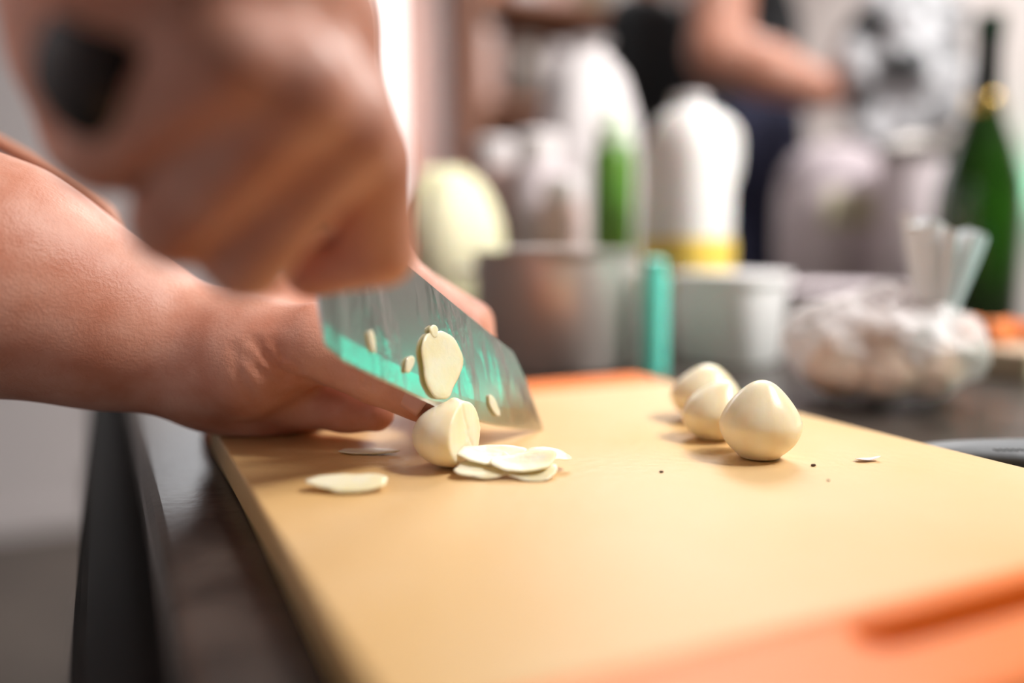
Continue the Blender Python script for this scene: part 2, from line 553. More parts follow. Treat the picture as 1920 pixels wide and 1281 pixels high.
# ------------------------------------------------------------------ counter (island)
ue, ve = uv(G(327, 1281, ZC))
VE = ve                                     # counter front edge
CU0, CU1, CV1 = -60, 190, ve + 84.5
ct = empty('kitchen_counter', UV(60, ve + 45, ZF), 'long dark polished stone counter under the cutting board', 'counter')
slab('worktop', CU0, CU1, VE, CV1, ZC - 3, ZC, M['stone'], None, ct, bevel=0.5)
slab('front_rail', CU0, CU1, VE - 2.2, VE + 2.2, ZC - 16, ZC - 3.05, M['cab'], None, ct, bevel=0.4)
slab('plinth', CU0 + 4, CU1 - 4, VE + 6, CV1 - 6, ZF, ZF + 10, M['cab'], None, ct)
for i in range(5):
    a = CU0 + 1 + i * 49.6
    cd = slab('cabinet_door', a, a + 49, VE - 1.8, VE + 3, ZF + 10.5, ZC - 16.4, M['cab'], None, ct, bevel=0.2)
    tube('door_handle', [UV(a + 14, VE - 1.7, ZC - 21), UV(a + 14, VE - 3.4, ZC - 21), UV(a + 24, VE - 3.6, ZC - 21), UV(a + 35, VE - 3.4, ZC - 21), UV(a + 35, VE - 1.7, ZC - 21)], .45, M['steel'], cd)
slab('carcass', CU0 + 1, CU1 - 1, VE + 3.2, CV1 - 3, ZF + 10, ZC - 3.1, M['cab'], None, ct)

# ------------------------------------------------------------------ cutting board
uL, vL0 = uv(G(410, 820)); _, vL1 = uv(G(690, 1281)); BV0 = (vL0 + vL1) / 2
_, vR0 = uv(G(1300, 725)); _, vR1 = uv(G(1900, 870)); BV1 = (vR0 + vR1) / 2
uN0, _ = uv(G(1050, 1281)); uN1, _ = uv(G(1900, 1065)); BU0 = (uN0 + uN1) / 2
uF, _ = uv(G(1120, 704)); BU1 = uF
uS, _ = uv(G(1120, 728))
print('BOARD', BV0, BV1, BU0, uS, BU1, 'edge', VE)
bd = empty('cutting_board', UV((BU0 + BU1) / 2, (BV0 + BV1) / 2, ZC), 'yellow plastic cutting board with orange ends on the dark counter', 'cutting board')
slab('board_slab', BU0, uS, BV0, BV1, ZC + 0.05, 0, M['board'], None, bd, bevel=0.12)


def ring_plate(name, u0, u1, v0, v1, su0, su1, sv0, sv1, z0, z1, m, parent, rc=0.8, n=96):
    outer, inner = [], []
    cu_, cv_ = (su0 + su1) / 2, (sv0 + sv1) / 2
    rs = (su1 - su0) / 2
    for i in range(n):
        t = 2 * math.pi * i / n
        # stadium loop (long along v), by arc length
        L = (sv1 - sv0) - 2 * rs
        per = 2 * L + 2 * math.pi * rs
        q = (i / n) * per
        if q < L: p = (su0, sv0 + rs + q)
        elif q < L + math.pi * rs:
            a = (q - L) / rs; p = (cu_ - rs * math.cos(a), sv1 - rs + rs * math.sin(a))
        elif q < 2 * L + math.pi * rs: p = (su1, sv1 - rs - (q - L - math.pi * rs))
        else:
            a = (q - 2 * L - math.pi * rs) / rs; p = (cu_ + rs * math.cos(a), sv0 + rs - rs * math.sin(a))
        inner.append(p)
        # ray from the slot middle line to the outer rectangle
        if p[0] <= su0 + 1e-6: o = (u0, v0 + (v1 - v0) * (p[1] - sv0) / (sv1 - sv0))
        elif p[0] >= su1 - 1e-6: o = (u1, v0 + (v1 - v0) * (p[1] - sv0) / (sv1 - sv0))
        else:
            dv, du = p[1] - (sv1 - rs if p[1] > cv_ else sv0 + rs), p[0] - cu_
            f = du / rs
            if abs(f) > 0.6:
                k = (1 - abs(f)) / 0.4
                e = (rs / (sv1 - sv0)) * (v1 - v0)
                o = (u1 if f > 0 else u0, (v1 - e * (1 - k) if p[1] > cv_ else v0 + e * (1 - k)))
            else:
                o = (cu_ + (f / 0.6) * ((u1 - cu_) if f > 0 else (cu_ - u0)), v1 if p[1] > cv_ else v0)
        outer.append(o)
    vs, fs = [], []
    for loop, z in ((outer, z1), (inner, z1), (outer, z0), (inner, z0)):
        for (a, b) in loop: vs.append(UV(a, b, z))
    for i in range(n):
        j = (i + 1) % n
        fs += [(i, j, n + j, n + i), (2 * n + i, 3 * n + i, 3 * n + j, 2 * n + j), (i, 2 * n + i, 2 * n + j, j), (n + i, n + j, 3 * n + j, 3 * n + i)]
    return mesh(name, vs, fs, m, parent, smooth=False, bevel=0.18)


su_a, sv_a = uv(G(1570, 1168)); su_b, sv_b = uv(G(1905, 1122))
print('slot', su_a, sv_a, su_b, sv_b)
ue_, _ = uv(G(1900, 1290))
suc = (su_a + su_b) / 2
BN = min(suc - 1.9, ue_)
ring_plate('end_grip', BN, BU0, BV0, BV1, suc - 0.75, suc + 0.15, sv_a - 0.1, min(sv_a + 9, BV1 - 2), ZC + 0.05, 0.02, M['orange'], bd)
g2 = slab('end_grip', uS, BU1, BV0, BV1, ZC + 0.05, 0.02, M['orange'], None, bd, bevel=0.12)

# ------------------------------------------------------------------ knife
HEEL = P(610, 648, 22.0); TIP = G(1016, 806)
bd_h = Vector((TIP.x - HEEL.x, TIP.y - HEEL.y, 0)); BL = bd_h.length; bdir = bd_h.normalized()
bn = Vector((bdir.y, -bdir.x, 0))            # blade side towards camera


LEAN = math.radians(10)
bw = (Z3 * math.cos(LEAN) - bn * math.sin(LEAN)).normalized()      # up the blade
bq = (bn * math.cos(LEAN) + Z3 * math.sin(LEAN)).normalized()      # its flat side


def on_blade(px, py):
    a, b = (px - 960) / F, (640 - py) / F
    d = Vector((a, cp + b * sp, -sp + b * cp))
    o = Vector((0, 0, HCAM))
    p = o + d * ((TIP - o).dot(bq) / d.dot(bq))
    return (p - TIP).dot(bdir) + BL, (p - TIP).dot(bw)


def blade_pt(x, h, off=0.0):
    return TIP + bdir * (x - BL) + bw * h + bq * off


kn = empty('kitchen_knife', (TIP.x, TIP.y, 0), 'steel chef knife with black handle, tip resting on the board, slicing garlic', 'knife')
edge_px = [(610, 650), (640, 676), (700, 706), (760, 735), (835, 771), (880, 787), (930, 799), (980, 805), (1016, 806)]
spine_px = [(617, 380), (700, 448), (775, 510), (850, 572), (905, 616), (960, 660), (985, 715), (1000, 760), (1016, 805)]
E = [on_blade(*p) for p in edge_px]
Sp = [on_blade(*p) for p in spine_px]
print('edge', [(round(a, 1), round(b, 1)) for a, b in E]); print('spine', [(round(a, 1), round(b, 1)) for a, b in Sp])


def interp(L, t):
    for i in range(len(L) - 1):
        if L[i][0] <= t <= L[i + 1][0]:
            k = (t - L[i][0]) / max(L[i + 1][0] - L[i][0], 1e-6)
            return L[i][1] * (1 - k) + L[i + 1][1] * k
    return L[0][1] if t < L[0][0] else L[-1][1]


X0 = E[0][0]
xs = sorted(set([X0 + i * (BL - X0) / 60 for i in range(61)] + [s[0] for s in Sp if X0 < s[0] < BL]))
vs, fs = [], []
nr = 7
for x in xs:
    ze, zs = interp(E, x), interp(Sp, x)
    zs = max(zs, ze + 0.01)
    bh = min(0.75, (zs - ze) * 0.35)
    th = 0.085 * (1 - 0.35 * x / BL)
    row = [(ze, 0.002), (ze + bh * 0.12, th * 0.22), (ze + bh, th * 0.78), ((ze + bh) * 0.5 + zs * 0.5, th * 0.92), (zs, th)]
    for z, t in row: vs.append(blade_pt(x, z, t))
    for z, t in reversed(row): vs.append(blade_pt(x, z, -t))
m_ = 10
for i in range(len(xs) - 1):
    for j in range(m_ - 1): fs.append((i * m_ + j, i * m_ + j + 1, (i + 1) * m_ + j + 1, (i + 1) * m_ + j))
    fs.append((i * m_ + 9, i * m_, (i + 1) * m_, (i + 1) * m_ + 9))
fs.append(tuple(range(m_))[::-1]); fs.append(tuple((len(xs) - 1) * m_ + j for j in range(m_)))
mesh('blade', vs, fs, M['blade'], kn, autosm=1.5)
# handle
X0 = xs[0]
HA = blade_pt(E[0][0], interp(Sp, E[0][0]) - 1.1)
HB = P(135, 85, 15.0)
hdir = (HB - HA).normalized(); HL = (HB - HA).length
hup = (Z3 - hdir * Z3.dot(hdir)).normalized(); hs = hdir.cross(hup)


def handle_pt(s, a, b): return HA + hdir * s + hup * a + hs * b


vs, fs = [], []
secs = [(-0.4, .8, .55), (0, 1.0, .7), (1, 1.15, .85), (3, 1.2, .95), (5, 1.1, .9), (HL - 1.4, 1.25, 1.0), (HL - .5, 1.35, 1.05), (HL - .1, 1.2, .9), (HL, .6, .5)]
for s, a, b in secs:
    for j in range(20):
        t = 2 * math.pi * j / 20
        vs.append(handle_pt(s, a * math.cos(t), b * math.sin(t)))
for i in range(len(secs) - 1):
    for j in range(20): fs.append((i * 20 + j, (i + 1) * 20 + j, (i + 1) * 20 + (j + 1) % 20, i * 20 + (j + 1) % 20))
fs.append(tuple(range(20))); fs.append(tuple((len(secs) - 1) * 20 + j for j in range(20))[::-1])
mesh('handle', vs, fs, M['black'], kn, autosm=50)
box('bolster', HA + hdir * -0.5, hdir, hup, (0.5, 1.1, 0.3), M['steel'], kn, bevel=0.1)
print('HA', HA, 'HB', HB)

# ------------------------------------------------------------------ chef at the left
# shared joints (cm)
L = lambda x, y, Y: np.array(P(x, y, Y))
parts = []
# left arm and hand
f = Field((-36, 22, -0.3), (3, 43, 17.5), 0.12)
Lelb = np.array(UV(39, -16, 12.0)); Lfor = L(0, 526, 29.5); Lmid = L(190, 600, 30.3); Lwr = L(372, 668, 31)
f.chain([Lelb, Lfor, Lmid, Lwr], [4.9, 3.85, 2.95, 2.3], 1.2)
f.chain([Lmid + (0, 2, 0), Lwr + (0, 2.2, -.2)], [2.6, 2.0], 1.0)
mcp = [L(720, 497, 33.4), L(705, 500, 34.6), L(680, 520, 36.4), L(650, 545, 38)]
pip = [L(875, 618, 33.0), L(885, 605, 34.6), L(860, 630, 35.6), L(810, 650, 37)]
dip = [L(880, 690, 31.8), L(900, 690, 33.4), L(890, 700, 34), L(830, 700, 35.6)]
tip = [L(862, 748, 30.6), L(870, 742, 32.0), L(860, 742, 32.6), L(800, 740, 34.6)]
rad = [(1.0, .85, .76, .66), (1.0, .88, .78, .68), (.98, .82, .74, .64), (.9, .72, .64, .56)]
for i in range(4):
    f.cone(Lwr + (0.6, i * 0.75, 0), mcp[i], 2.0 - i * .1, rad[i][0] + .12, 0.9)
for a, b in zip(mcp[:-1], mcp[1:]): f.cone(a + (-.6, 0, -.6), b + (-.6, 0, -.6), 1.0, 0.95, 0.6)
for i in range(4):
    f.cone(mcp[i], pip[i], rad[i][0], rad[i][1], 0.25 if i else 0.35)
    f.cone(pip[i], dip[i], rad[i][1], rad[i][2], 0.12)
    f.cone(dip[i], tip[i], rad[i][2], rad[i][3], 0.1)
# palm filling, heel of the hand on the board
f.chain([L(420, 735, 31.2), L(500, 748, 32), L(600, 735, 33)], [1.55, 1.6, 1.4], 0.9)
f.chain([L(430, 765, 34), L(520, 755, 35), L(640, 735, 35.5)], [1.3, 1.4, 1.2], 0.9)
f.cone(L(560, 700, 32), L(660, 640, 33), 1.9, 1.5, 1.0)
# thumb
tc_, tm, ti, tt = L(470, 668, 29.6), L(592, 642, 28.8), L(705, 702, 28.2), L(787, 750, 27.75)
f.cone(Lwr + (0, -.4, .2), tc_, 2.2, 1.95, 1.0)
f.cone(tc_, tm, 1.95, 1.32, 0.8)
f.cone(tm, ti, 1.25, 0.98, 0.4)
f.cone(ti, tt, 0.98, 0.74, 0.25)
f.cone(tc_ + (1.2, 1.5, -.2), mcp[0] + (-1.4, -.2, -1), 1.6, 1.1, 1.0)
# curled finger joint seen below the thumb
f.chain([L(560, 752, 30.6), L(650, 765, 30), L(705, 775, 29.6)], [1.0, .8, .66], 0.5)
# creases of the thumb web and knuckle
for pts, dp, wd in [([(476, 638), (500, 672), (536, 703), (594, 721)], .30, .13), ([(460, 666), (492, 700), (530, 728)], .16, .14),
                    ([(508, 640), (532, 668), (562, 692)], .14, .12), ([(440, 650), (446, 700), (470, 740)], .10, .14),
                    ([(680, 692), (684, 718)], .12, .08), ([(693, 698), (698, 726)], .14, .08), ([(706, 706), (709, 730)], .10, .08)]:
    q = []
    for x, y in pts:
        # march along the ray to the surface
        for Yq in np.arange(24, 34, 0.1):
            p = np.array(P(x, y, Yq)); ii = np.round((p - f.lo) / f.h).astype(int)
            if (ii >= 0).all() and (ii < f.n).all() and f.D[tuple(ii)] < 0: q.append(p); break
    if len(q) > 1: f.groove(q, dp, wd)
f.cut((0, 0, 0.03), (0, 0, -1))
Vv, Q = f.net(); Vv = smooth_net(Vv, Q, 3); parts.append((Vv, Q))

# right arm and fist round the knife handle
f = Field((-30, -8, 2), (3, 27, 35), 0.2)
RW = np.array(P(330, -190, 15.8)); RE = np.array((-24.0, -1.0, 28.0))
f.chain([RE, (RE + RW) / 2 + (0, 0, .5), RW], [4.8, 4.0, 2.7], 1.2)
rm = [L(590, 40, 19.2), L(500, 10, 17.6), L(400, -20, 16.6), L(300, -50, 16.0)]
rp = [L(692, 300, 18.6), L(650, 240, 17.0), L(560, 170, 15.6), L(440, 110, 14.8)]
rd = [L(712, 470, 19.8), L(458, 482, 17.8), L(325, 420, 17.0), L(182, 290, 16.4)]
rt = [L(585, 505, 21.6), L(465, 480, 20.2), L(350, 425, 19.4), L(230, 310, 18.6)]
rr_ = [(1.15, .98, .85, .72), (1.15, 1.0, .9, .75), (1.1, .96, .86, .72), (1.0, .85, .74, .62)]
for i in range(4):
    f.cone(RW + (.3 - i * .3, .6 - i * .3, 0), rm[i], 2.1, rr_[i][0] + .15, 1.0)
    f.cone(rm[i], rp[i], rr_[i][0], rr_[i][1], 0.35)
    f.cone(rp[i], rd[i], rr_[i][1], rr_[i][2], 0.18)
    f.cone(rd[i], rt[i], rr_[i][2], rr_[i][3], 0.15)
for a, b in zip(rm[:-1], rm[1:]): f.cone(a, b, 1.3, 1.25, 0.7)
# thumb on the far side of the blade, ball of the thumb and heel of the palm
f.chain([RW + (.3, 2.2, -.5), L(560, 60, 22), L(620, 300, 23.3), L(660, 440, 24)], [1.9, 1.6, 1.1, .85], 0.6)
f.chain([RW + (-1.2, 1.0, -.5), L(135, -40, 18.2), L(125, 90, 19), L(170, 260, 19.4)], [1.9, 1.4, 1.05, 1.0], 0.7)
Vv, Q = f.net(); Vv = smooth_net(Vv, Q, 2); parts.append((Vv, Q))

# torso, upper arms, neck, head (coarser, joins the forearms inside the sleeves)
TC = UV(18, -18, 0)                      # middle of the body on plan
facing = Vector((V.x, V.y, 0)).normalized(); side = U.copy()    # chef faces across the counter
T = lambda fw, sd, z: np.array(TC + facing * fw + side * sd + Vector((0, 0, z)))
RS, LS = T(-2, -19, 50), T(-2, 19, 50)


def torso(fd, grow=0.0):
    ax = [tuple(facing), tuple(side), (0, 0, 1)]
    fd.ell(T(-1, 0, -2), ax, (10 + grow, 14 + grow, 14), 5)
    fd.ell(T(-1, 0, 12), ax, (10 + grow, 14 + grow, 14), 5)
    fd.ell(T(-1, 0, 32), ax, (11 + grow, 17 + grow, 16), 5)
    fd.ell(T(-2, 0, 45), ax, (9 + grow, 17.5 + grow, 9), 5)


f = Field((TC.x - 42, TC.y - 42, -30), (TC.x + 42, TC.y + 42, 84), 0.75)
torso(f)
f.chain([RS, RE], [5.6, 4.7], 3); f.chain([LS, Lelb], [5.6, 4.7], 3)
f.chain([T(-2, 0, 50), T(1, 0, 60)], [6, 5.4], 2)
hd = T(3, 0, 69)
f.ell(hd, [tuple(facing), tuple(side), (0, 0, 1)], (9.4, 7.6, 11.4), 1.5)
f.cone(T(11.0, 0, 70), T(13.2, 0, 66.6), .8, 1.2, 1)
for s in (-1, 1):
    f.ell(T(3, 7.7 * s, 68.5), [tuple(facing), tuple(side), (0, 0, 1)], (1.8, .8, 3), .5)
    f.groove([T(12, 3 * s, 70.4), T(12, 3.6 * s, 70.4)], 1.0, 1.3)
f.cone(T(10.8, -2, 62.6), T(10.8, 2, 62.6), .7, .7, .8)
Vv, Q = f.net(); Vv = smooth_net(Vv, Q, 2); parts.append((Vv, Q))
Vv, Q = merge(parts)
chef = mesh('person', Vv, Q, M['skin'], origin=(TC.x, TC.y, ZF))
tag(chef, 'cook in white shirt at the left gripping the knife over the garlic', 'person')

f = Field((TC.x - 44, TC.y - 44, -34), (TC.x + 44, TC.y + 44, 60), 0.75)
torso(f, 1.3)
f.ell(T(-1, 0, -14), [tuple(facing), tuple(side), (0, 0, 1)], (11.4, 15.4, 16), 5)
f.cone(RS, RS * .35 + RE * .65, 7.2, 6.4, 3); f.cone(LS, LS * .35 + Lelb * .65, 7.2, 6.4, 3)
f.cut(T(0, 0, -28), (0, 0, -1)); f.cut(T(-2, 0, 54.5), (0, 0, 1))
Vv, Q = f.net(); Vv = smooth_net(Vv, Q, 2)
mesh('shirt', Vv, Q, M['shirt'], chef)
f = Field((TC.x - 30, TC.y - 30, -93), (TC.x + 30, TC.y + 30, -18), 1.1)
for s in (-1, 1): f.chain([T(-1, 8 * s, -24), T(0, 9 * s, -52), T(-2, 9 * s, -88)], [10.5, 8.4, 6.2], 3)
f.cut((0, 0, -90), (0, 0, -1)); f.cut((0, 0, -22), (0, 0, 1))
Vv, Q = f.net(); mesh('trousers', Vv, Q, M['trouser'], chef)
f = Field((TC.x - 30, TC.y - 30, -94), (TC.x + 30, TC.y + 30, -84), 0.8)
for s in (-1, 1): f.cone(T(-4, 9 * s, -90), T(11, 10 * s, -90.5), 4.2, 3.6, 1)
f.cut((0, 0, ZF + .1), (0, 0, -1))
Vv, Q = f.net(); mesh('shoes', Vv, Q, M['black'], chef)
blob('hair', T(1.5, 0, 73), (9.6, 9.6, 9.2), M['hair'], chef, amp=1.0, scale=.4, seed=3)
# loose tie of the apron looping behind the forearm
tube('apron_tie', [P(-60, 235, 37), P(40, 290, 36.6), P(140, 345, 36), P(205, 400, 35.6), P(235, 455, 35.4), P(180, 430, 35.3), P(110, 400, 35.5), P(60, 352, 36)],
     [.55, .55, .5, .5, .45, .45, .45, .45], M['tan'], chef, flat=.6)
# thumbnail
tn = L(781, 752, 27.75)
tdir = Vector(tt - ti).normalized()
nrm = Vector((0.15, -0.93, 0.35)); nrm = (nrm - tdir * nrm.dot(tdir)).normalized(); sd_ = tdir.cross(nrm)
vs, fs = [], []
for i in range(9):
    for j in range(9):
        a, b = (i / 4 - 1), (j / 4 - 1)
        ang = b * 0.85
        p = Vector(tt) - tdir * 0.1 + tdir * a * 0.55 * math.sqrt(max(1 - .35 * b * b, 0)) + (nrm * math.cos(ang) + sd_ * math.sin(ang)) * (0.79 + 0.06 * (a * .5))
        vs.append(p)
for i in range(8):
    for j in range(8): fs.append((i * 9 + j, i * 9 + j + 1, (i + 1) * 9 + j + 1, (i + 1) * 9 + j))
nl = mesh('thumbnail', vs, fs, M['nail'], chef)
m = nl.modifiers.new('s', 'SOLIDIFY'); m.thickness = 0.0004

# ------------------------------------------------------------------ garlic
AX = [(1, 0, 0), (0, 1, 0), (0, 0, 1)]


def clove(name, base, R, H, seed, peak, label, group=None, lean=(0, 0)):
    """whole peeled bulb: plump body narrowing to an off-centre point"""
    vs, fs = [], []
    nu, nv = 72, 48
    rnd = random.Random(seed)
    ph0 = rnd.random() * 6
    for j in range(nv + 1):
        t = j / nv
        th = math.pi * t
        z = (1 - math.cos(th)) / 2
        r = math.sin(th) ** 0.92
        r *= 1.0 - 0.30 * max(z - 0.45, 0) ** 1.1 / 0.55 ** 1.1
        if z < .12: r = max(r, 0) * (1 + .10 * (1 - z / .12))
        for i in range(nu):
            a = 2 * math.pi * i / nu
            rr = R * r * (1 + 0.02 * math.cos(2 * a + ph0) + 0.012 * math.cos(3 * a + 2 * ph0) + 0.003 * math.cos(17 * a))
            k = max(z - .7, 0) / .3
            x = rr * math.cos(a) + peak[0] * k * k + lean[0] * z; y = rr * math.sin(a) + peak[1] * k * k + lean[1] * z
            zz = H * (z * 0.965 + 0.035 * k ** 3)
            if zz < 0.06 * H: zz = 0.06 * H * (0.35 + .65 * (zz / (0.06 * H)) ** 2) - 0.02 * H
            vs.append((base.x + x, base.y + y, max(zz, 0.0)))
    for j in range(nv):
        for i in range(nu): fs.append((j * nu + i, j * nu + (i + 1) % nu, (j + 1) * nu + (i + 1) % nu, (j + 1) * nu + i))
    o = mesh(name, vs, fs, M['garlic'], origin=base)
    return tag(o, label, 'garlic', group)


b1 = G(1423, 858)
clove('peeled_garlic', b1, 1.32, 2.62, 1, (0.05, 0), 'largest peeled garlic, front of the three whole ones at the right', 'whole peeled garlic on the board')
b2 = G(1335, 822)
c2 = clove('peeled_garlic', b2, 1.16, 2.15, 4, (0.3, 0), 'peeled garlic in the middle of the three whole ones, half behind the front one', 'whole peeled garlic on the board', (.15, 0))
b3 = G(1322, 786)
clove('peeled_garlic', b3, 1.4, 2.25, 7, (.1, 0), 'blurred peeled garlic at the back of the three whole ones', 'whole peeled garlic on the board')

# the cut one under the knife, flat face parallel to the blade
cc = P(846, 822, 26.6); R = 1.22
f = Field((cc.x - 2, cc.y - 2, -0.05), (cc.x + 2, cc.y + 2, 3.2), 0.05)
fc = np.array((cc.x, cc.y, 1.02))
f.ell(fc, AX, (1.24, 1.3, 1.0), 0)
f.ell(fc + (0.35, 0, .35), AX, (0.7, 0.8, .66), 0.45)
topn = np.array(P(851, 752, 26.6))
f.cone(fc + (.05, 0, .7), topn, 0.35, 0.07, 0.35)
fnm = Vector((0.93, -0.36, 0.06)).normalized()
fpos = np.array((cc.x + .56, cc.y, 1.0))
f.cut(fpos, tuple(fnm))
f.cut((0, 0, 0.02), (0, 0, -1))
# crack and shallow ridge on the cut face
fq = lambda x, y: None


def on_face(px, py):
    a, b = (px - 960) / F, (640 - py) / F
    d = Vector((a, cp + b * sp, -sp + b * cp)); o = Vector((0, 0, HCAM))
    s = (Vector(fpos) - o).dot(fnm) / d.dot(fnm)
    return np.array(o + d * s)


f.groove([on_face(868, 762), on_face(872, 785), on_face(878, 805), on_face(876, 822)], 0.10, 0.05)
f.groove([on_face(872, 800), on_face(886, 836)], 0.06, 0.04)
Vv, Q = f.net(); Vv = smooth_net(Vv, Q, 2, .4)
tag(mesh('cut_garlic', Vv, Q, M['garlic']), 'half-sliced garlic with flat cut face, standing under the knife edge', 'garlic')


def slice_mesh(name, c, ax, ay, rx, ry, label, th=0.07, seed=0, bend=0.0, cat='garlic slice', parent=None, m='slice', group=None, tipk=0.0):
    rnd = random.Random(seed)
    az = ax.cross(ay).normalized()
    n, rings = 48, 7
    ph = [rnd.random() * 6 for _ in range(4)]
    c = Vector(c)
    top, bot = [], []

    def pt(a, k, s):
        r = 1 + .07 * math.cos(2 * a + ph[0]) + .07 * math.cos(3 * a + ph[1]) + .03 * math.cos(5 * a + ph[3]) + .015 * math.cos(9 * a + ph[2]) + tipk * max(0, math.cos(a)) ** 6
        x, y = rx * r * k * math.cos(a), ry * r * k * math.sin(a)
        e = (1 - max(0, (k - .9) / .1)) * .75 + .25
        z = bend * (x / rx) ** 2 + 0.3 * bend * math.sin(2.2 * y / ry + ph[3]) + 0.012 * noise.noise(Vector((x * 3, y * 3, seed)))
        return c + ax * x + ay * y + az * (z + s * th / 2 * e)
    vs = [pt(0, 0, 1), pt(0, 0, -1)]
    ks = [.2, .4, .6, .8, .93, 1.0]
    idx = {}
    for s in (1, -1):
        for r_, k in enumerate(ks):
            for i in range(n):
                idx[(s, r_, i)] = len(vs); vs.append(pt(2 * math.pi * i / n, k, s))
    fs = []
    for s, c0 in ((1, 0), (-1, 1)):
        for i in range(n):
            j = (i + 1) % n
            t = (c0, idx[(s, 0, i)], idx[(s, 0, j)]); fs.append(t if s > 0 else t[::-1])
            for r_ in range(len(ks) - 1):
                q = (idx[(s, r_, i)], idx[(s, r_ + 1, i)], idx[(s, r_ + 1, j)], idx[(s, r_, j)]); fs.append(q if s > 0 else q[::-1])
    e = len(ks) - 1
    for i in range(n):
        j = (i + 1) % n
        fs.append((idx[(1, e, i)], idx[(-1, e, i)], idx[(-1, e, j)], idx[(1, e, j)]))
    o = mesh(name, vs, fs, M[m], parent)
    if label: tag(o, label, cat, group)
    return o


def on_bl(px, py, off):
    return blade_pt(*on_blade(px, py), off)


slice_mesh('garlic_slice', on_bl(821, 682, 0.13), bdir, bw, 1.02, 1.16, 'large oval garlic slice stuck flat on the knife blade', th=0.1, seed=2, bend=.03)
slice_mesh('garlic_scrap', on_bl(806, 622, 0.15), bdir, bw, 0.22, 0.2, 'tiny garlic scrap at the top of the slice stuck on the blade', th=.1, seed=5, cat='garlic scrap')
dd = (bdir * .55 - bw * .83).normalized()
slice_mesh('garlic_scrap', on_bl(921, 761, 0.12), dd, bq.cross(dd), 0.45, 0.2, 'small pale garlic sliver on the blade near its tip', th=.06, seed=8, cat='garlic scrap')
dd = (bdir * .7 + bw * .7).normalized()
slice_mesh('garlic_scrap', on_bl(762, 683, 0.13), dd, bq.cross(dd), 0.34, 0.16, 'small garlic sliver on the blade just left of the large slice', th=.06, seed=9, cat='garlic scrap')
slice_mesh('garlic_scrap', on_bl(691, 640, 0.14), bw, bq.cross(bw), 0.36, 0.12, 'blurred thin garlic sliver near the heel of the blade', th=.05, seed=10, cat='garlic scrap')


def flat_axes(ang, tiltx=0.0, tilty=0.0):
    a = math.radians(ang)
    ax = Vector((math.cos(a), math.sin(a), tiltx)).normalized()
    ay = Vector((-math.sin(a), math.cos(a), tilty)); ay = (ay - ax * ay.dot(ax)).normalized()
    return ax, ay


GS = 'garlic slices fallen beside the cut garlic'
for (x, y, z, ang, tx, ty, rx, ry, bend, lab, sd) in [
    (912, 874, .28, 25, .16, .30, 1.02, .66, .10, 'garlic slice at the front left of the fallen pile, leaning on the cut garlic', 11),
    (995, 884, .16, 6, .02, .18, .92, .56, .10, 'garlic slice lying lowest at the front right of the pile', 12),
    (925, 853, .52, 14, -.02, .26, 1.12, .66, .10, 'broad garlic slice on top at the left of the pile', 13),
    (985, 866, .42, 18, .10, .24, 1.0, .58, .12, 'curved garlic slice in the middle of the pile', 14),
    (1020, 850, .50, -5, -.02, .14, .78, .62, -.08, 'garlic slice sticking out at the back right of the pile', 15)]:
    ax, ay = flat_axes(ang, tx, ty)
    slice_mesh('garlic_slice', G(x, y, z), ax, ay, rx, ry, lab, th=.07, seed=sd, bend=bend, group=GS)
ax, ay = flat_axes(6, 0, .3)
slice_mesh('garlic_slice', G(655, 905, .22), ax, ay, 1.12, .52, 'single blurred garlic slice lying alone at the left front of the board', th=.12, seed=21, bend=.05)
ax, ay = flat_axes(-4, 0, .0)
slice_mesh('garlic_slice', G(690, 846, .08), ax, ay, .95, .32, 'faint garlic slice lying in the shadow under the hand', th=.08, seed=22, bend=.03)
ax, ay = flat_axes(10, 0.05, .0)
slice_mesh('garlic_skin', G(1626, 861, .06), ax, ay, .42, .2, 'tiny crinkled garlic skin flake on the right part of the board', th=.02, seed=31, bend=.08, m='husk', cat='garlic skin')
for x, y, s, lab in [(1525, 872, .06, 'tiny dark crumb just right of the front garlic'), (1240, 884, .05, 'tiny dark crumb on the board left of the front garlic'), (1553, 900, .035, 'tiniest dark speck on the board right of the front garlic')]:
    tag(blob('crumb', G(x, y, s * .6), (s * 1.3, s, s * .6), M['crumb'], amp=s * .3, scale=20, nu=12, nv=8, seed=x), lab, 'crumb')

# ------------------------------------------------------------------ things on the counter behind
# black handle lying beyond the board
hz = G(1905, 851, ZC + .6)
pb = empty('peeler', (hz.x, hz.y, ZC), 'black plastic handled tool lying on the counter at the right edge', 'kitchen tool')
hx = (G(1990, 852, ZC) - G(1790, 846, ZC)).normalized()
o = blob('handle', G(1950, 852, ZC + .55), (1, 1, 1), M['tool_grey'], pb, amp=0, nu=40, nv=24,
         fn=lambda p, d: hx * (d.x * 4.6) + hx.cross(Z3) * (-d.y * 1.15 * (1 + .1 * math.cos(d.x * 6))) + Z3 * (d.z * .52))
for i in range(6):
    box('raised_mark', G(1868 + i * 12, 843, ZC + 1.02) , hx, hx.cross(Z3), (.07, .12, .02), M['grey_print'], pb)
tube('tool_frame', [G(2070, 862, ZC + .5), G(2150, 870, ZC + .5), G(2220, 878, ZC + .5)], .28, M['steel'], pb)

# bag of garlic
gb = G(1648, 772, ZC)
bagc = Vector((gb.x + 1.2, gb.y + 2.6, ZC))
bg = empty('garlic_bag', bagc, 'clear plastic bag of garlic bulbs with gathered white top, on the dark counter', 'bag')
sc = bagc.y / F
hw = 182 * sc * .98
rz = random.Random(5)
spots = [(-.62, -.2), (-.12, -.42), (.42, -.38), (.72, .15), (-.5, .45), (.1, .35), (-.1, 0.02)]


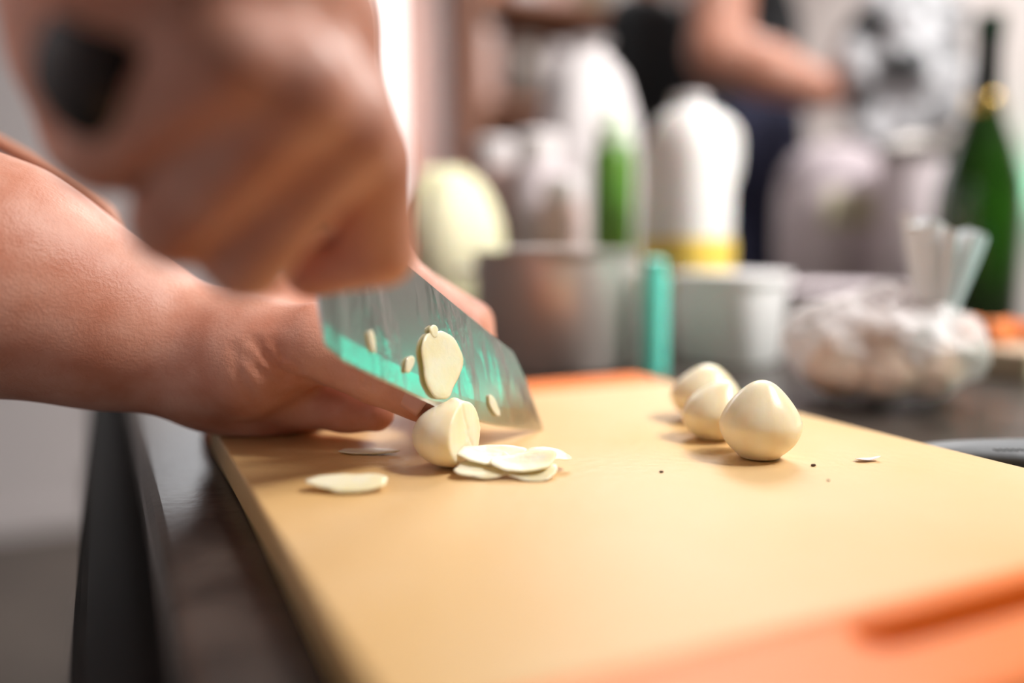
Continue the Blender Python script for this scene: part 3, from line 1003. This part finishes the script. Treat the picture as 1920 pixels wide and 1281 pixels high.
def bulb_mesh(c, r):
    n, nv = 36, 20
    vs, fs = [], []
    for j in range(nv + 1):
        t = j / nv; th = math.pi * t; z = (1 - math.cos(th)) / 2
        rr = math.sin(th) * (1 - .35 * max(z - .5, 0))
        for i in range(n):
            a = 2 * math.pi * i / n
            q = rr * r * (1 + .07 * abs(math.cos(4 * a)))
            vs.append((c[0] + q * math.cos(a), c[1] + q * math.sin(a), c[2] + r * 1.55 * (z + (.28 * ((z - .85) / .15) if z > .85 else 0))))
    for j in range(nv):
        for i in range(n): fs.append((j * n + i, j * n + (i + 1) % n, (j + 1) * n + (i + 1) % n, (j + 1) * n + i))
    return vs, fs


names = ['at the left end of', 'in the front left of', 'in the front right of', 'at the right end of', 'at the back left of', 'at the back right of', 'on top in the middle of']
for k, (a, b) in enumerate(spots):
    r = hw * .30
    vs, fs = bulb_mesh((bagc.x + a * hw * .82, bagc.y + b * 3.2, ZC + .45 + (2.3 if k == 6 else .1 * rz.random())), r if k != 6 else r * .72)
    tag(mesh('garlic_bulb', vs, fs, M['bulb']), 'garlic bulb %s the plastic bag' % names[k], 'garlic bulb', 'garlic bulbs in the plastic bag')
blob('bag_body', bagc + Vector((0, 0, 3.0)), (hw * 1.03, 4.1, 2.85), M['film'], bg, amp=.55, scale=.55, seed=2, nu=110, nv=70, floor=ZC + .02)
nk = P(1745, 628, bagc.y - 1.5)
vs, fs = [], []
n, rings = 96, 16
tp = P(1772, 425, bagc.y - 1.5)
for j in range(rings + 1):
    t = j / rings
    c = nk.lerp(tp, t)
    w_ = .75 + t ** 1.1 * (60 * sc - .75) ; dpt = .7 + t * .9
    for i in range(n):
        a = 2 * math.pi * i / n
        pl = 1 + (.05 + .16 * t) * math.sin(11 * a + 2 * t) + .08 * t * math.sin(23 * a)
        dz = .22 * t * math.sin(5 * a) + .45 * t * math.cos(a + .6) * -1
        vs.append(c + Vector((w_ * pl * math.cos(a), dpt * pl * math.sin(a), dz)))
for j in range(rings):
    for i in range(n): fs.append((j * n + i, j * n + (i + 1) % n, (j + 1) * n + (i + 1) % n, (j + 1) * n + i))
mesh('gathered_top', vs, fs, M['film_white'], bg)
lathe('bag_tie', nk + Vector((-.1, 0, -.1)), [(.7, -.25), (.95, -.1), (.95, .1), (.7, .25)], M['white'], bg, n=24)


def stand(px, py_base, Y):
    p = P(px, py_base, Y); return Vector((p.x, p.y, ZC))


# green bottle
Yb = 87
bb = stand(1822, 600, Yb); k = Yb / F
zt = lambda y, Y: P(960, y, Y).z - ZC            # height above the counter of pixel row y
bt = empty('wine_bottle', bb, 'tall green glass bottle with dark foil neck standing behind the garlic bag', 'bottle')
R_ = 76 * k
hh = zt(25, Yb)
lathe('bottle_glass', bb, [(R_ * .9, 0), (R_, .6), (R_, zt(400, Yb)), (R_ * .96, zt(345, Yb)), (R_ * .72, zt(280, Yb)), (R_ * .42, zt(215, Yb)), (R_ * .27, zt(170, Yb)),
                           (R_ * .22, zt(120, Yb)), (R_ * .22, hh - 1)], M['glass_green'], bt, autosm=60)
lathe('neck_foil', bb, [(R_ * .38, zt(200, Yb)), (R_ * .33, zt(165, Yb)), (R_ * .30, zt(110, Yb)), (R_ * .30, hh - 2.4)], M['foil'], bt)
lathe('cap', bb, [(R_ * .31, hh - 2.5), (R_ * .33, hh - 2.2), (R_ * .33, hh - .2), (R_ * .2, hh)], M['foil_green'], bt)
lathe('neck_band', bb, [(R_ * .42, zt(208, Yb)), (R_ * .44, zt(204, Yb)), (R_ * .40, zt(186, Yb)), (R_ * .38, zt(182, Yb))], M['gold'], bt)

# oil jug with a little yellow oil
Yj = 72
jb = stand(1284, 600, Yj); k = Yj / F
jg = empty('oil_jug', jb, 'milky white plastic jug with yellow oil low inside, behind the tub', 'jug')
R_ = 80 * k
lathe('jug_body', jb, [(R_ * .92, 0), (R_, .5), (R_, zt(300, Yj)), (R_ * .93, zt(262, Yj)), (R_ * .7, zt(222, Yj)), (R_ * .4, zt(200, Yj))], M['jug'], jg, autosm=70,
      fn=lambda t, q: 1 + .04 * math.cos(4 * t))
lathe('jug_cap', jb, [(R_ * .4, zt(202, Yj)), (R_ * .42, zt(199, Yj)), (R_ * .4, zt(180, Yj)), (R_ * .3, zt(178, Yj))], M['white'], jg)
lathe('oil_level', jb, [(R_ * 1.05, zt(545, Yj)), (R_ * 1.055, zt(530, Yj)), (R_ * 1.055, zt(455, Yj)), (R_ * 1.05, zt(448, Yj))], M['oil'], jg, autosm=60,
      fn=lambda t, q: 1 + .04 * math.cos(4 * t))
tube('jug_handle', [jb + Vector((R_ * .5, 0, zt(215, Yj))), jb + Vector((R_ * .98, -.5, zt(250, Yj))), jb + Vector((R_ * 1.0, -.5, zt(320, Yj))), jb + Vector((R_ * .9, 0, zt(350, Yj)))], .55, M['jug'], jg)

# slim green bottle with pale cap
Yg = 80
g_ = stand(1146, 600, Yg); k = Yg / F
gt = empty('squeeze_bottle', g_, 'slim green bottle with pale green cap left of the milky jug', 'bottle')
R_ = 40 * k
lathe('bottle_body', g_, [(R_ * .92, 0), (R_, .4), (R_, zt(300, Yg)), (R_ * .9, zt(280, Yg)), (R_ * .6, zt(268, Yg))], M['label_green'], gt, autosm=60)
lathe('cap', g_, [(R_ * .8, zt(272, Yg)), (R_ * .8, zt(240, Yg)), (R_ * .35, zt(225, Yg)), (R_ * .3, zt(205, Yg))], M['pale_green'], gt)

# steel pot
Yp = 58
pp = stand(1042, 690, Yp); k = Yp / F
R_ = 152 * k
pt_ = empty('steel_pot', pp, 'shallow round stainless steel pot behind the knife', 'pot')
tz = zt(478, Yp)
lathe('pot_body', pp, [(R_ * .93, 0), (R_ * .99, .4), (R_, tz), (R_ * 1.04, tz + .15), (R_ * 1.04, tz + .3), (R_ * .96, tz + .2), (R_ * .95, .6), (0.01, .5)], M['steel'], pt_, n=72, autosm=40)
lathe('pot_content', pp, [(R_ * .94, tz - 1.2), (R_ * .6, tz - .6), (0.01, tz - .3)], M['lilac'], pt_, n=48)
for s in (-1, 1):
    tube('pot_handle', [pp + Vector((s * R_ * .98, -1.2, tz - 1.2)), pp + Vector((s * R_ * 1.16, -1.0, tz - 1)), pp + Vector((s * R_ * 1.2, 0, tz - 1)), pp + Vector((s * R_ * 1.16, 1.0, tz - 1)), pp + Vector((s * R_ * .98, 1.2, tz - 1.2))], .22, M['steel'], pt_)

# teal tube in front of the pot
q = stand(1224, 700, 54)
te = empty('teal_tube', q, 'upright teal plastic tube between the steel pot and the white tub', 'tube')
r = 26 * 54 / F
lathe('tube_body', q, [(r, 0), (r, zt(520, 54)), (r * .8, zt(505, 54))], M['teal'], te, n=24)
lathe('tube_cap', q, [(r * .85, zt(507, 54)), (r * .85, zt(488, 54)), (r * .6, zt(484, 54))], M['teal'], te, n=24)

# white tub
q = stand(1365, 690, 60); k = 60 / F
tb = empty('storage_tub', q, 'cloudy plastic tub with white contents between teal tube and garlic bag', 'tub')
R_ = 104 * k
sq = lambda t, q_: 1 / max(abs(math.cos(t)), abs(math.sin(t))) ** .8 if True else 1
lathe('tub_wall', q, [(R_ * .82, 0), (R_ * .88, .3), (R_ * .96, zt(530, 60)), (R_ * 1.02, zt(526, 60)), (R_ * 1.02, zt(512, 60)), (R_ * .98, zt(510, 60))], M['tub'], tb, n=64, fn=lambda t, j: 1 + .07 * math.cos(4 * t), autosm=40)
blob('tub_content', q + Vector((0, 0, 3.0)), (R_ * .78, R_ * .78, 2.6), M['white'], tb, amp=.6, scale=.8, seed=4)

# crumpled paper by the far end of the board
q = G(985, 705, ZC)
for i, (dx, dy, dz, rx, rz_) in enumerate([(-.4, 2.2, 1.9, 1.5, 2.0), (1.9, 2.4, 1.0, 1.6, 1.1)]):
    tag(blob('crumpled_paper', Vector((q.x + dx, q.y + dy, ZC + dz)), (rx, 1.1, rz_), M['paper'], amp=.9, scale=1.1, seed=20 + i, nu=80, nv=50, floor=ZC + .01),
        ['taller crumpled lilac-white paper behind the knife tip', 'lower crumpled lilac-white paper right behind the knife tip'][i], 'paper')

# cabbage
q = stand(838, 600, 76)
cb = empty('cabbage', q, 'cut pale green cabbage behind the steel pot, left', 'cabbage')
cz = zt(405, 76)
rr = 104 * 76 / F


def leafy(seed, s, cut):
    def fn(p, d):
        p = p * s
        a = math.atan2(d.z, d.x)
        p = p * (1 + .03 * math.sin(9 * a + seed) + .02 * math.sin(5 * d.y * 3 + seed))
        return p
    return fn


ch = rr * 1.42
blob('cabbage_heart', q + Vector((0, 0, ch)), (rr * .93, rr * .85, ch * .93), M['cabbage'], cb, amp=.3, scale=.5, seed=6)
for i in range(6):
    a0 = i * math.pi / 3
    vs, fs = [], []
    N_ = 16
    for a in range(N_ + 1):
        for b in range(N_ + 1):
            u_, v_ = a / N_ - .5, b / N_
            ang = a0 + u_ * 1.7
            el = -1.3 + v_ * (2.3 + .3 * math.cos(u_ * 3))
            k_ = 1.0 + .05 * i / 6 + .05 * v_ * v_ + .02 * math.sin(14 * u_ + i) * v_
            vs.append(q + Vector((rr * k_ * math.cos(el) * math.cos(ang), rr * .92 * k_ * math.cos(el) * math.sin(ang), ch * 1.06 + ch * k_ * math.sin(el))))
    for a in range(N_):
        for b in range(N_): fs.append((a * (N_ + 1) + b, (a + 1) * (N_ + 1) + b, (a + 1) * (N_ + 1) + b + 1, a * (N_ + 1) + b + 1))
    lf = mesh('leaf', vs, fs, M['cabbage'], cb)
    m = lf.modifiers.new('s', 'SOLIDIFY'); m.thickness = .0015

# the cabbage stands higher in view: upturned bowl under it
# white gathered flour sack
q = stand(1098, 560, 104); k = 104 / F
fsk = empty('flour_sack', q, 'tall white sack narrowing to a gathered top, far behind the green bottle', 'sack')
R_ = 92 * k
lathe('sack_body', q, [(R_ * .8, 0), (R_ * .95, 1.5), (R_, zt(330, 104)), (R_ * .95, zt(230, 104)), (R_ * .7, zt(150, 104)), (R_ * .35, zt(105, 104)), (R_ * .25, zt(95, 104))], M['white'], fsk, autosm=80, fn=lambda t, j: 1 + .03 * math.sin(7 * t) + .02 * math.sin(13 * t + 3 * j))
lathe('sack_top', q, [(R_ * .25, zt(96, 104)), (R_ * .3, zt(88, 104)), (R_ * .42, zt(76, 104))], M['white'], fsk, fn=lambda t, j: 1 + .15 * math.sin(7 * t) * j)

# jars in the middle background
JG = 'jars in the middle background'
for (px, yb, Y, rp, yt, mt, lab) in [(1010, 560, 92, 52, 250, 'lilac', 'lilac-white jar in front of the white sack'),
                                     (930, 560, 98, 48, 262, 'pinkjar', 'pinkish jar behind the cabbage, right of its top'),
                                     (1052, 560, 86, 40, 330, 'pinkjar', 'low pinkish jar just left of the green bottle')]:
    q = stand(px, yb, Y); R_ = rp * Y / F
    t = empty('storage_jar', q, lab, 'jar', JG)
    h_ = zt(yt, Y)
    lathe('jar_body', q, [(R_ * .9, 0), (R_, .5), (R_, h_ * .78), (R_ * .8, h_ * .85)], M[mt], t, autosm=60)
    lathe('jar_lid', q, [(R_ * .84, h_ * .85), (R_ * .86, h_ * .87), (R_ * .86, h_ * .98), (R_ * .7, h_)], M['white'], t)
q = stand(935, 560, 80)

# appliance-like crock, plates on the right
q = stand(1552, 560, 112); k = 112 / F; R_ = 96 * k
cr = empty('rice_cooker', q, 'pale lilac rounded rice cooker with beige panel behind the garlic bag', 'rice cooker')
lathe('cooker_body', q, [(R_ * .9, 0), (R_, 1), (R_ * 1.04, zt(380, 112)), (R_, zt(350, 112))], M['lilac'], cr, autosm=60)
lathe('cooker_lid', q, [(R_ * 1.0, zt(350, 112)), (R_ * .95, zt(320, 112)), (R_ * .75, zt(290, 112)), (R_ * .4, zt(272, 112)), (0.01, zt(266, 112))], M['lilac_dark'], cr, autosm=60)
box('cooker_panel', q + Vector((0, -R_ * 1.03, zt(395, 112))), X3, Y3, (R_ * .52, .3, 2.3), M['beige'], cr, bevel=.3)
lathe('lid_knob', q + Vector((0, 0, zt(268, 112))), [(R_ * .12, 0), (R_ * .14, .8), (R_ * .08, 1.2)], M['grey'], cr)
PG = 'white plates stacked behind the garlic bag'
q = stand(1565, 560, 82)
for i in range(6):
    r = 135 * 82 / F
    o = lathe('plate', q + Vector((0, 0, i * .62)), [(r * .5, 0), (r * .6, .1), (r * .98, .95), (r, 1.05), (r * .96, 1.05), (r * .6, .3), (0.01, .25)], M['lilac'], n=48)
    tag(o, 'pale plate in the stack behind the garlic bag, number %s from the bottom' % ['one', 'two', 'three', 'four', 'five', 'six'][i] if 0 < i < 5 else
        ('pale plate at the bottom of the stack behind the garlic bag' if i == 0 else 'pale plate on top of the stack behind the garlic bag'), 'plate', PG)
# grey pan behind the bag
q = stand(1706, 560, 100); k = 108 / F; R_ = 60 * k
pn = empty('grey_canister', q, 'grey metal canister between the rice cooker and the green bottle', 'canister')
lathe('canister_body', q, [(R_ * .95, 0), (R_, .5), (R_, zt(320, 108)), (R_ * .98, zt(310, 108))], M['lilac'], pn)
lathe('canister_lid', q, [(R_ * 1.05, zt(312, 108)), (R_ * 1.05, zt(290, 108)), (R_ * .6, zt(272, 108)), (.01, zt(270, 108))], M['grey'], pn)

# small wooden tray with carrot pieces at the right edge
q = G(1930, 705, ZC)
tr = box('wooden_tray', q + Vector((1.5, 3, .9)), V, U, (5.2, 3.6, .9), M['tray'], bevel=.25)
tag(tr, 'small beige wooden block at the right edge of the counter', 'chopping block')
for i, (dx, dy, a) in enumerate([(-1.6, 1.5, 20), (-.4, 2.8, 70), (.8, 1.8, 140), (2.4, 3, 100), (-2.4, 3.4, 10)]):
    c = q + Vector((dx + 1.0, dy + 1, 1.8 + .75))
    d = Vector((math.cos(math.radians(a)), math.sin(math.radians(a)), 0))
    o = lathe('carrot_piece', c - d * 1.1, [(.75, 0), (.8, .3), (.66, 1.6), (.5, 2.0), (.2, 2.2)], M['carrot'], axis=d, n=20)
    tag(o, ['leftmost front carrot piece on the wooden block', 'carrot piece lying across the middle of the block', 'carrot piece at the front right of the block',
            'carrot piece farthest right on the block', 'carrot piece at the back left of the block'][i], 'carrot', 'carrot pieces on the wooden block')

# ------------------------------------------------------------------ person in the background
def bg_person():
    B = P(1350, 456, 158); B.z = 0
    J = lambda x, y, Y: np.array(P(x, y, Y))
    ps = []
    f = Field((10, 128, 4), (78, 172, 76), 0.45)
    sh, el, wr, kn_ = J(1365, -150, 146), J(1345, 95, 140), J(1540, 170, 134), J(1600, 165, 133)
    f.chain([sh, el], [5.2, 4.6], 2); f.chain([el, (el + wr) / 2, wr], [4.6, 4.1, 2.9], 1.6)
    f.cone(wr, kn_, 2.6, 2.6, 1.5)
    for i in range(4):
        a = kn_ + np.array((1.6, -1.6 + i * 1.1, 1.8 - i * .9)); b = a + np.array((3.2, -1.4, .4)); c = b + np.array((1.8, .8, -2.2))
        f.chain([a, b, c], [1.0, .85, .7], .3)
    f.chain([wr + (1, -1.5, 1), kn_ + (1, -3, 2.4), kn_ + (4, -3.4, 2.6)], [1.3, 1.0, .8], .5)
    Vv, Q = f.net(); ps.append((smooth_net(Vv, Q, 2), Q))
    f = Field((-6, 120, -40), (66, 185, 84), 0.9)
    t = lambda x, y, z: np.array((B.x + x, B.y + y, z))
    f.ell(t(0, 4, 10), AX, (12, 9, 20), 4); f.ell(t(0, 4, 36), AX, (13, 10, 18), 4)
    f.chain([t(0, 4, 48), t(0, 3, 60)], [6, 5.4], 2); f.chain([t(0, 4, 46), sh], [6, 5], 3)
    f.ell(t(0, 2, 70), AX, (7.6, 9.4, 11.4), 1.5); f.cone(t(0, -8, 71), t(0, -10, 67.5), .8, 1.2, 1)
    f.groove([t(-3, -7, 71.5), t(-3.2, -7, 71.5)], .9, 1.3); f.groove([t(3, -7, 71.5), t(3.2, -7, 71.5)], .9, 1.3)
    for s in (-1, 1): f.ell(t(7.7 * s, 2, 70), AX, (.8, 1.8, 3), .5)
    f.cone(t(-2, -6.6, 63.6), t(2, -6.6, 63.6), .7, .7, .8)
    f.chain([t(-15, 4, 47), t(-19, 8, 22), t(-14, 10, 2)], [5, 4.4, 2.8], 3)
    f.chain([t(-14, 10, 2), t(-12, 9, -6)], [2.6, 2.2], 2)
    for i in range(5): f.chain([t(-13.5 + i * .9, 7 + i * .8, -7), t(-12.6 + i * .7, 7 + i * .8, -15 + (3 if i == 0 else 0))], [.95, .75], .3)
    Vv, Q = f.net(); ps.append((smooth_net(Vv, Q, 2), Q))
    Vv, Q = merge(ps)
    pr = mesh('person', Vv, Q, M['skin'], origin=(B.x, B.y, ZF))
    tag(pr, 'blurred person in charcoal top and navy apron behind, holding up a crumpled bag', 'person')
    f = Field((-6, 120, -20), (66, 185, 60), 0.9)
    f.ell(t(0, 4, 10), AX, (13, 10.2, 22), 4); f.ell(t(0, 4, 36), AX, (14, 11.2, 18), 4)
    f.cone(t(8, 4, 46), sh, 6.5, 6.4, 3); f.cone(t(-15, 4, 47), t(-18, 7, 30), 6.4, 6, 3)
    f.cut((0, 0, 52), (0, 0, 1)); f.cut((0, 0, -12), (0, 0, -1))
    Vv, Q = f.net(); mesh('charcoal_top', Vv, Q, M['charcoal'], pr)
    # apron: curved sheet in front of the body
    vs, fs = [], []
    N_ = 20
    for i in range(N_ + 1):
        z = -45 + i * (77 / N_)
        for j in range(N_ + 1):
            a = (j / N_ - .5) * (2.5 if z < 12 else 2.5 - (z - 12) * .05)
            vs.append((B.x + 2.4 + 14.9 * math.sin(a), B.y + 4 - 11.4 * math.cos(a) + .3 * math.sin(a * 14), z))
    for i in range(N_):
        for j in range(N_): fs.append((i * (N_ + 1) + j, i * (N_ + 1) + j + 1, (i + 1) * (N_ + 1) + j + 1, (i + 1) * (N_ + 1) + j))
    ap = mesh('apron', vs, fs, M['navy'], pr); m = ap.modifiers.new('s', 'SOLIDIFY'); m.thickness = .003
    f = Field((-2, 130, -94), (60, 180, -5), 1.2)
    for s in (-1, 1): f.chain([t(7 * s, 4, -14), t(8 * s, 4, -50), t(8 * s, 5, -88)], [9, 7.6, 6], 3)
    f.cut((0, 0, -89), (0, 0, -1))
    Vv, Q = f.net(); mesh('trousers', Vv, Q, M['navy'], pr)
    f = Field((-2, 120, -94), (60, 180, -84), 0.9)
    for s in (-1, 1): f.cone(t(8 * s, 6, -90), t(9 * s, -9, -90.3), 4, 3.4, 1)
    f.cut((0, 0, ZF + .1), (0, 0, -1))
    Vv, Q = f.net(); mesh('shoes', Vv, Q, M['black'], pr)
    blob('hair', t(0, 3.5, 74), (9, 9.6, 9.4), M['hair'], pr, amp=1.0, scale=.4, seed=5)
    return kn_


kk = bg_person()
hb = P(1690, 120, 132)
tag(blob('crumpled_bag', hb, (110 * 132 / F, 6.5, 160 * 132 / F), M['print'], amp=2.2, scale=.22, seed=9, nu=100, nv=70),
    'white crumpled bag with dark grey print held up by the person behind', 'bag')

# ------------------------------------------------------------------ brown shelves on the back wall
vs0, ys0 = at_wall(838); vs1, ys1 = at_wall(1150)
sh = empty('wall_shelf', UV(UMAX - 18, (vs0 + vs1) / 2, ZF), 'brown wooden shelf unit against the far wall, left of centre', 'shelf')
slab('back_board', UMAX - 2.5, UMAX - .5, vs0, vs1, ZF + 4, 150, M['wood'], None, sh)
for vv in (vs0, vs1 - 2.5): slab('side_panel', UMAX - 34, UMAX - 2.6, vv, vv + 2.5, ZF, 150, M['wood'], None, sh)
ymid = (ys0 + ys1) / 2 - 20
levels = [P(960, y, ymid).z for y in (425, 205, 15)]
for z in levels + [ZF + 30]:
    slab('shelf_plank', UMAX - 34, UMAX - 2.6, vs0 + 2.5, vs1 - 2.5, z - 2.5, z, M['wood'], None, sh)
rnd = random.Random(11)
cols = ['pinkjar', 'olive', 'white', 'terracotta', 'lilac', 'pinkjar', 'grey', 'white', 'olive', 'pinkjar', 'terracotta', 'white']
words = {'pinkjar': 'pinkish', 'olive': 'olive grey', 'white': 'white', 'terracotta': 'terracotta', 'lilac': 'pale lilac', 'grey': 'grey metal'}
ordn = ['first', 'second', 'third', 'fourth', 'fifth', 'sixth']
ci = 0
for li, z in enumerate(levels):
    for i in range(5):
        v = vs0 + 10 + i * (vs1 - vs0 - 20) / 4
        r = 5 + rnd.random() * 3; h = 16 + rnd.random() * 14
        mt = cols[ci % len(cols)]; ci += 1
        c = UV(UMAX - 22 + rnd.random() * 5, v, z)
        t = empty('shelf_jar', c, '%s canister, %s from the left on the %s shelf plank' % (words[mt], ordn[i], ['lowest visible', 'middle', 'top'][li]), 'canister', 'canisters on the brown shelf unit')
        lathe('canister_body', c, [(r * .95, 0), (r, .6), (r, h * .82), (r * .85, h * .88)], M[mt], t, n=24)
        lathe('canister_lid', c, [(r * .9, h * .88), (r * .92, h * .9), (r * .92, h), (r * .6, h + .6)], M['grey' if i % 2 else 'white'], t, n=24)

t = empty('spotlight', (112, 10, 150), 'white ceiling spotlight aimed at the bottles at the back', 'lamp')  # added housing, out of view, for the background fill light
ax_ = Vector((34 - 112, 108 - 10, 12 - 142)).normalized()
lathe('lamp_head', Vector((112, 10, 142)) - ax_ * 9, [(14, 0), (25, 5), (26, 8.5), (25, 8.5), (13, 1)], M['white'], t, axis=ax_, n=32)
lathe('ceiling_rose', Vector((112 + 4, 10 - 5, 158)), [(6, 0), (6, 2)], M['white'], t, n=24)
tube('lamp_stem', [Vector((116, 5, 158)), Vector((116, 5, 153)), Vector((112, 10, 142)) - ax_ * 9], 1.0, M['white'], t)
# teal indicator lamp on the right wall and assumed teal led strip lamp, out of view on the counter
q = P(1900, 345, 261)
il = empty('indicator_lamp', q, 'small round teal light glowing at the right edge behind the green bottle', 'lamp')
lathe('lamp_ring', q, [(4.2, 0), (4.4, .5), (3.4, 1.2)], M['white'], il, axis=-V, n=24)
blob('lamp_lens', q - V * 1.2, (3.2, 3.2, 3.2), M['teal_dot'], il, amp=0, nu=20, nv=14)

tl = empty('tube_lamp', (39, 39.5, ZC), 'small teal glowing tube lamp lying on feet on the counter at the far right', 'lamp')  # assumed unseen lamp, placed to put teal reflections on the blade
ta, tb2 = Vector((37.4, 27, 3.8)), Vector((39.8, 46.0, 2.6))
td = (tb2 - ta).normalized()
lathe('lamp_tube', ta, [(1.7, 0), (1.9, .3), (1.9, (tb2 - ta).length - .3), (1.7, (tb2 - ta).length)], M['teal_glow'], tl, axis=td, n=24)
for p_ in (ta, tb2):
    lathe('end_cap', p_ - td * .6, [(2.0, 0), (2.2, .2), (2.2, 1.0), (2.0, 1.2)], M['white'], tl, axis=td, n=24)
    box('foot', Vector((p_.x, p_.y, (ZC + p_.z - 1.9) / 2)), X3, Y3, (1.6, .7, (p_.z - 1.9 - ZC) / 2 + .15), M['white'], tl, bevel=.15)
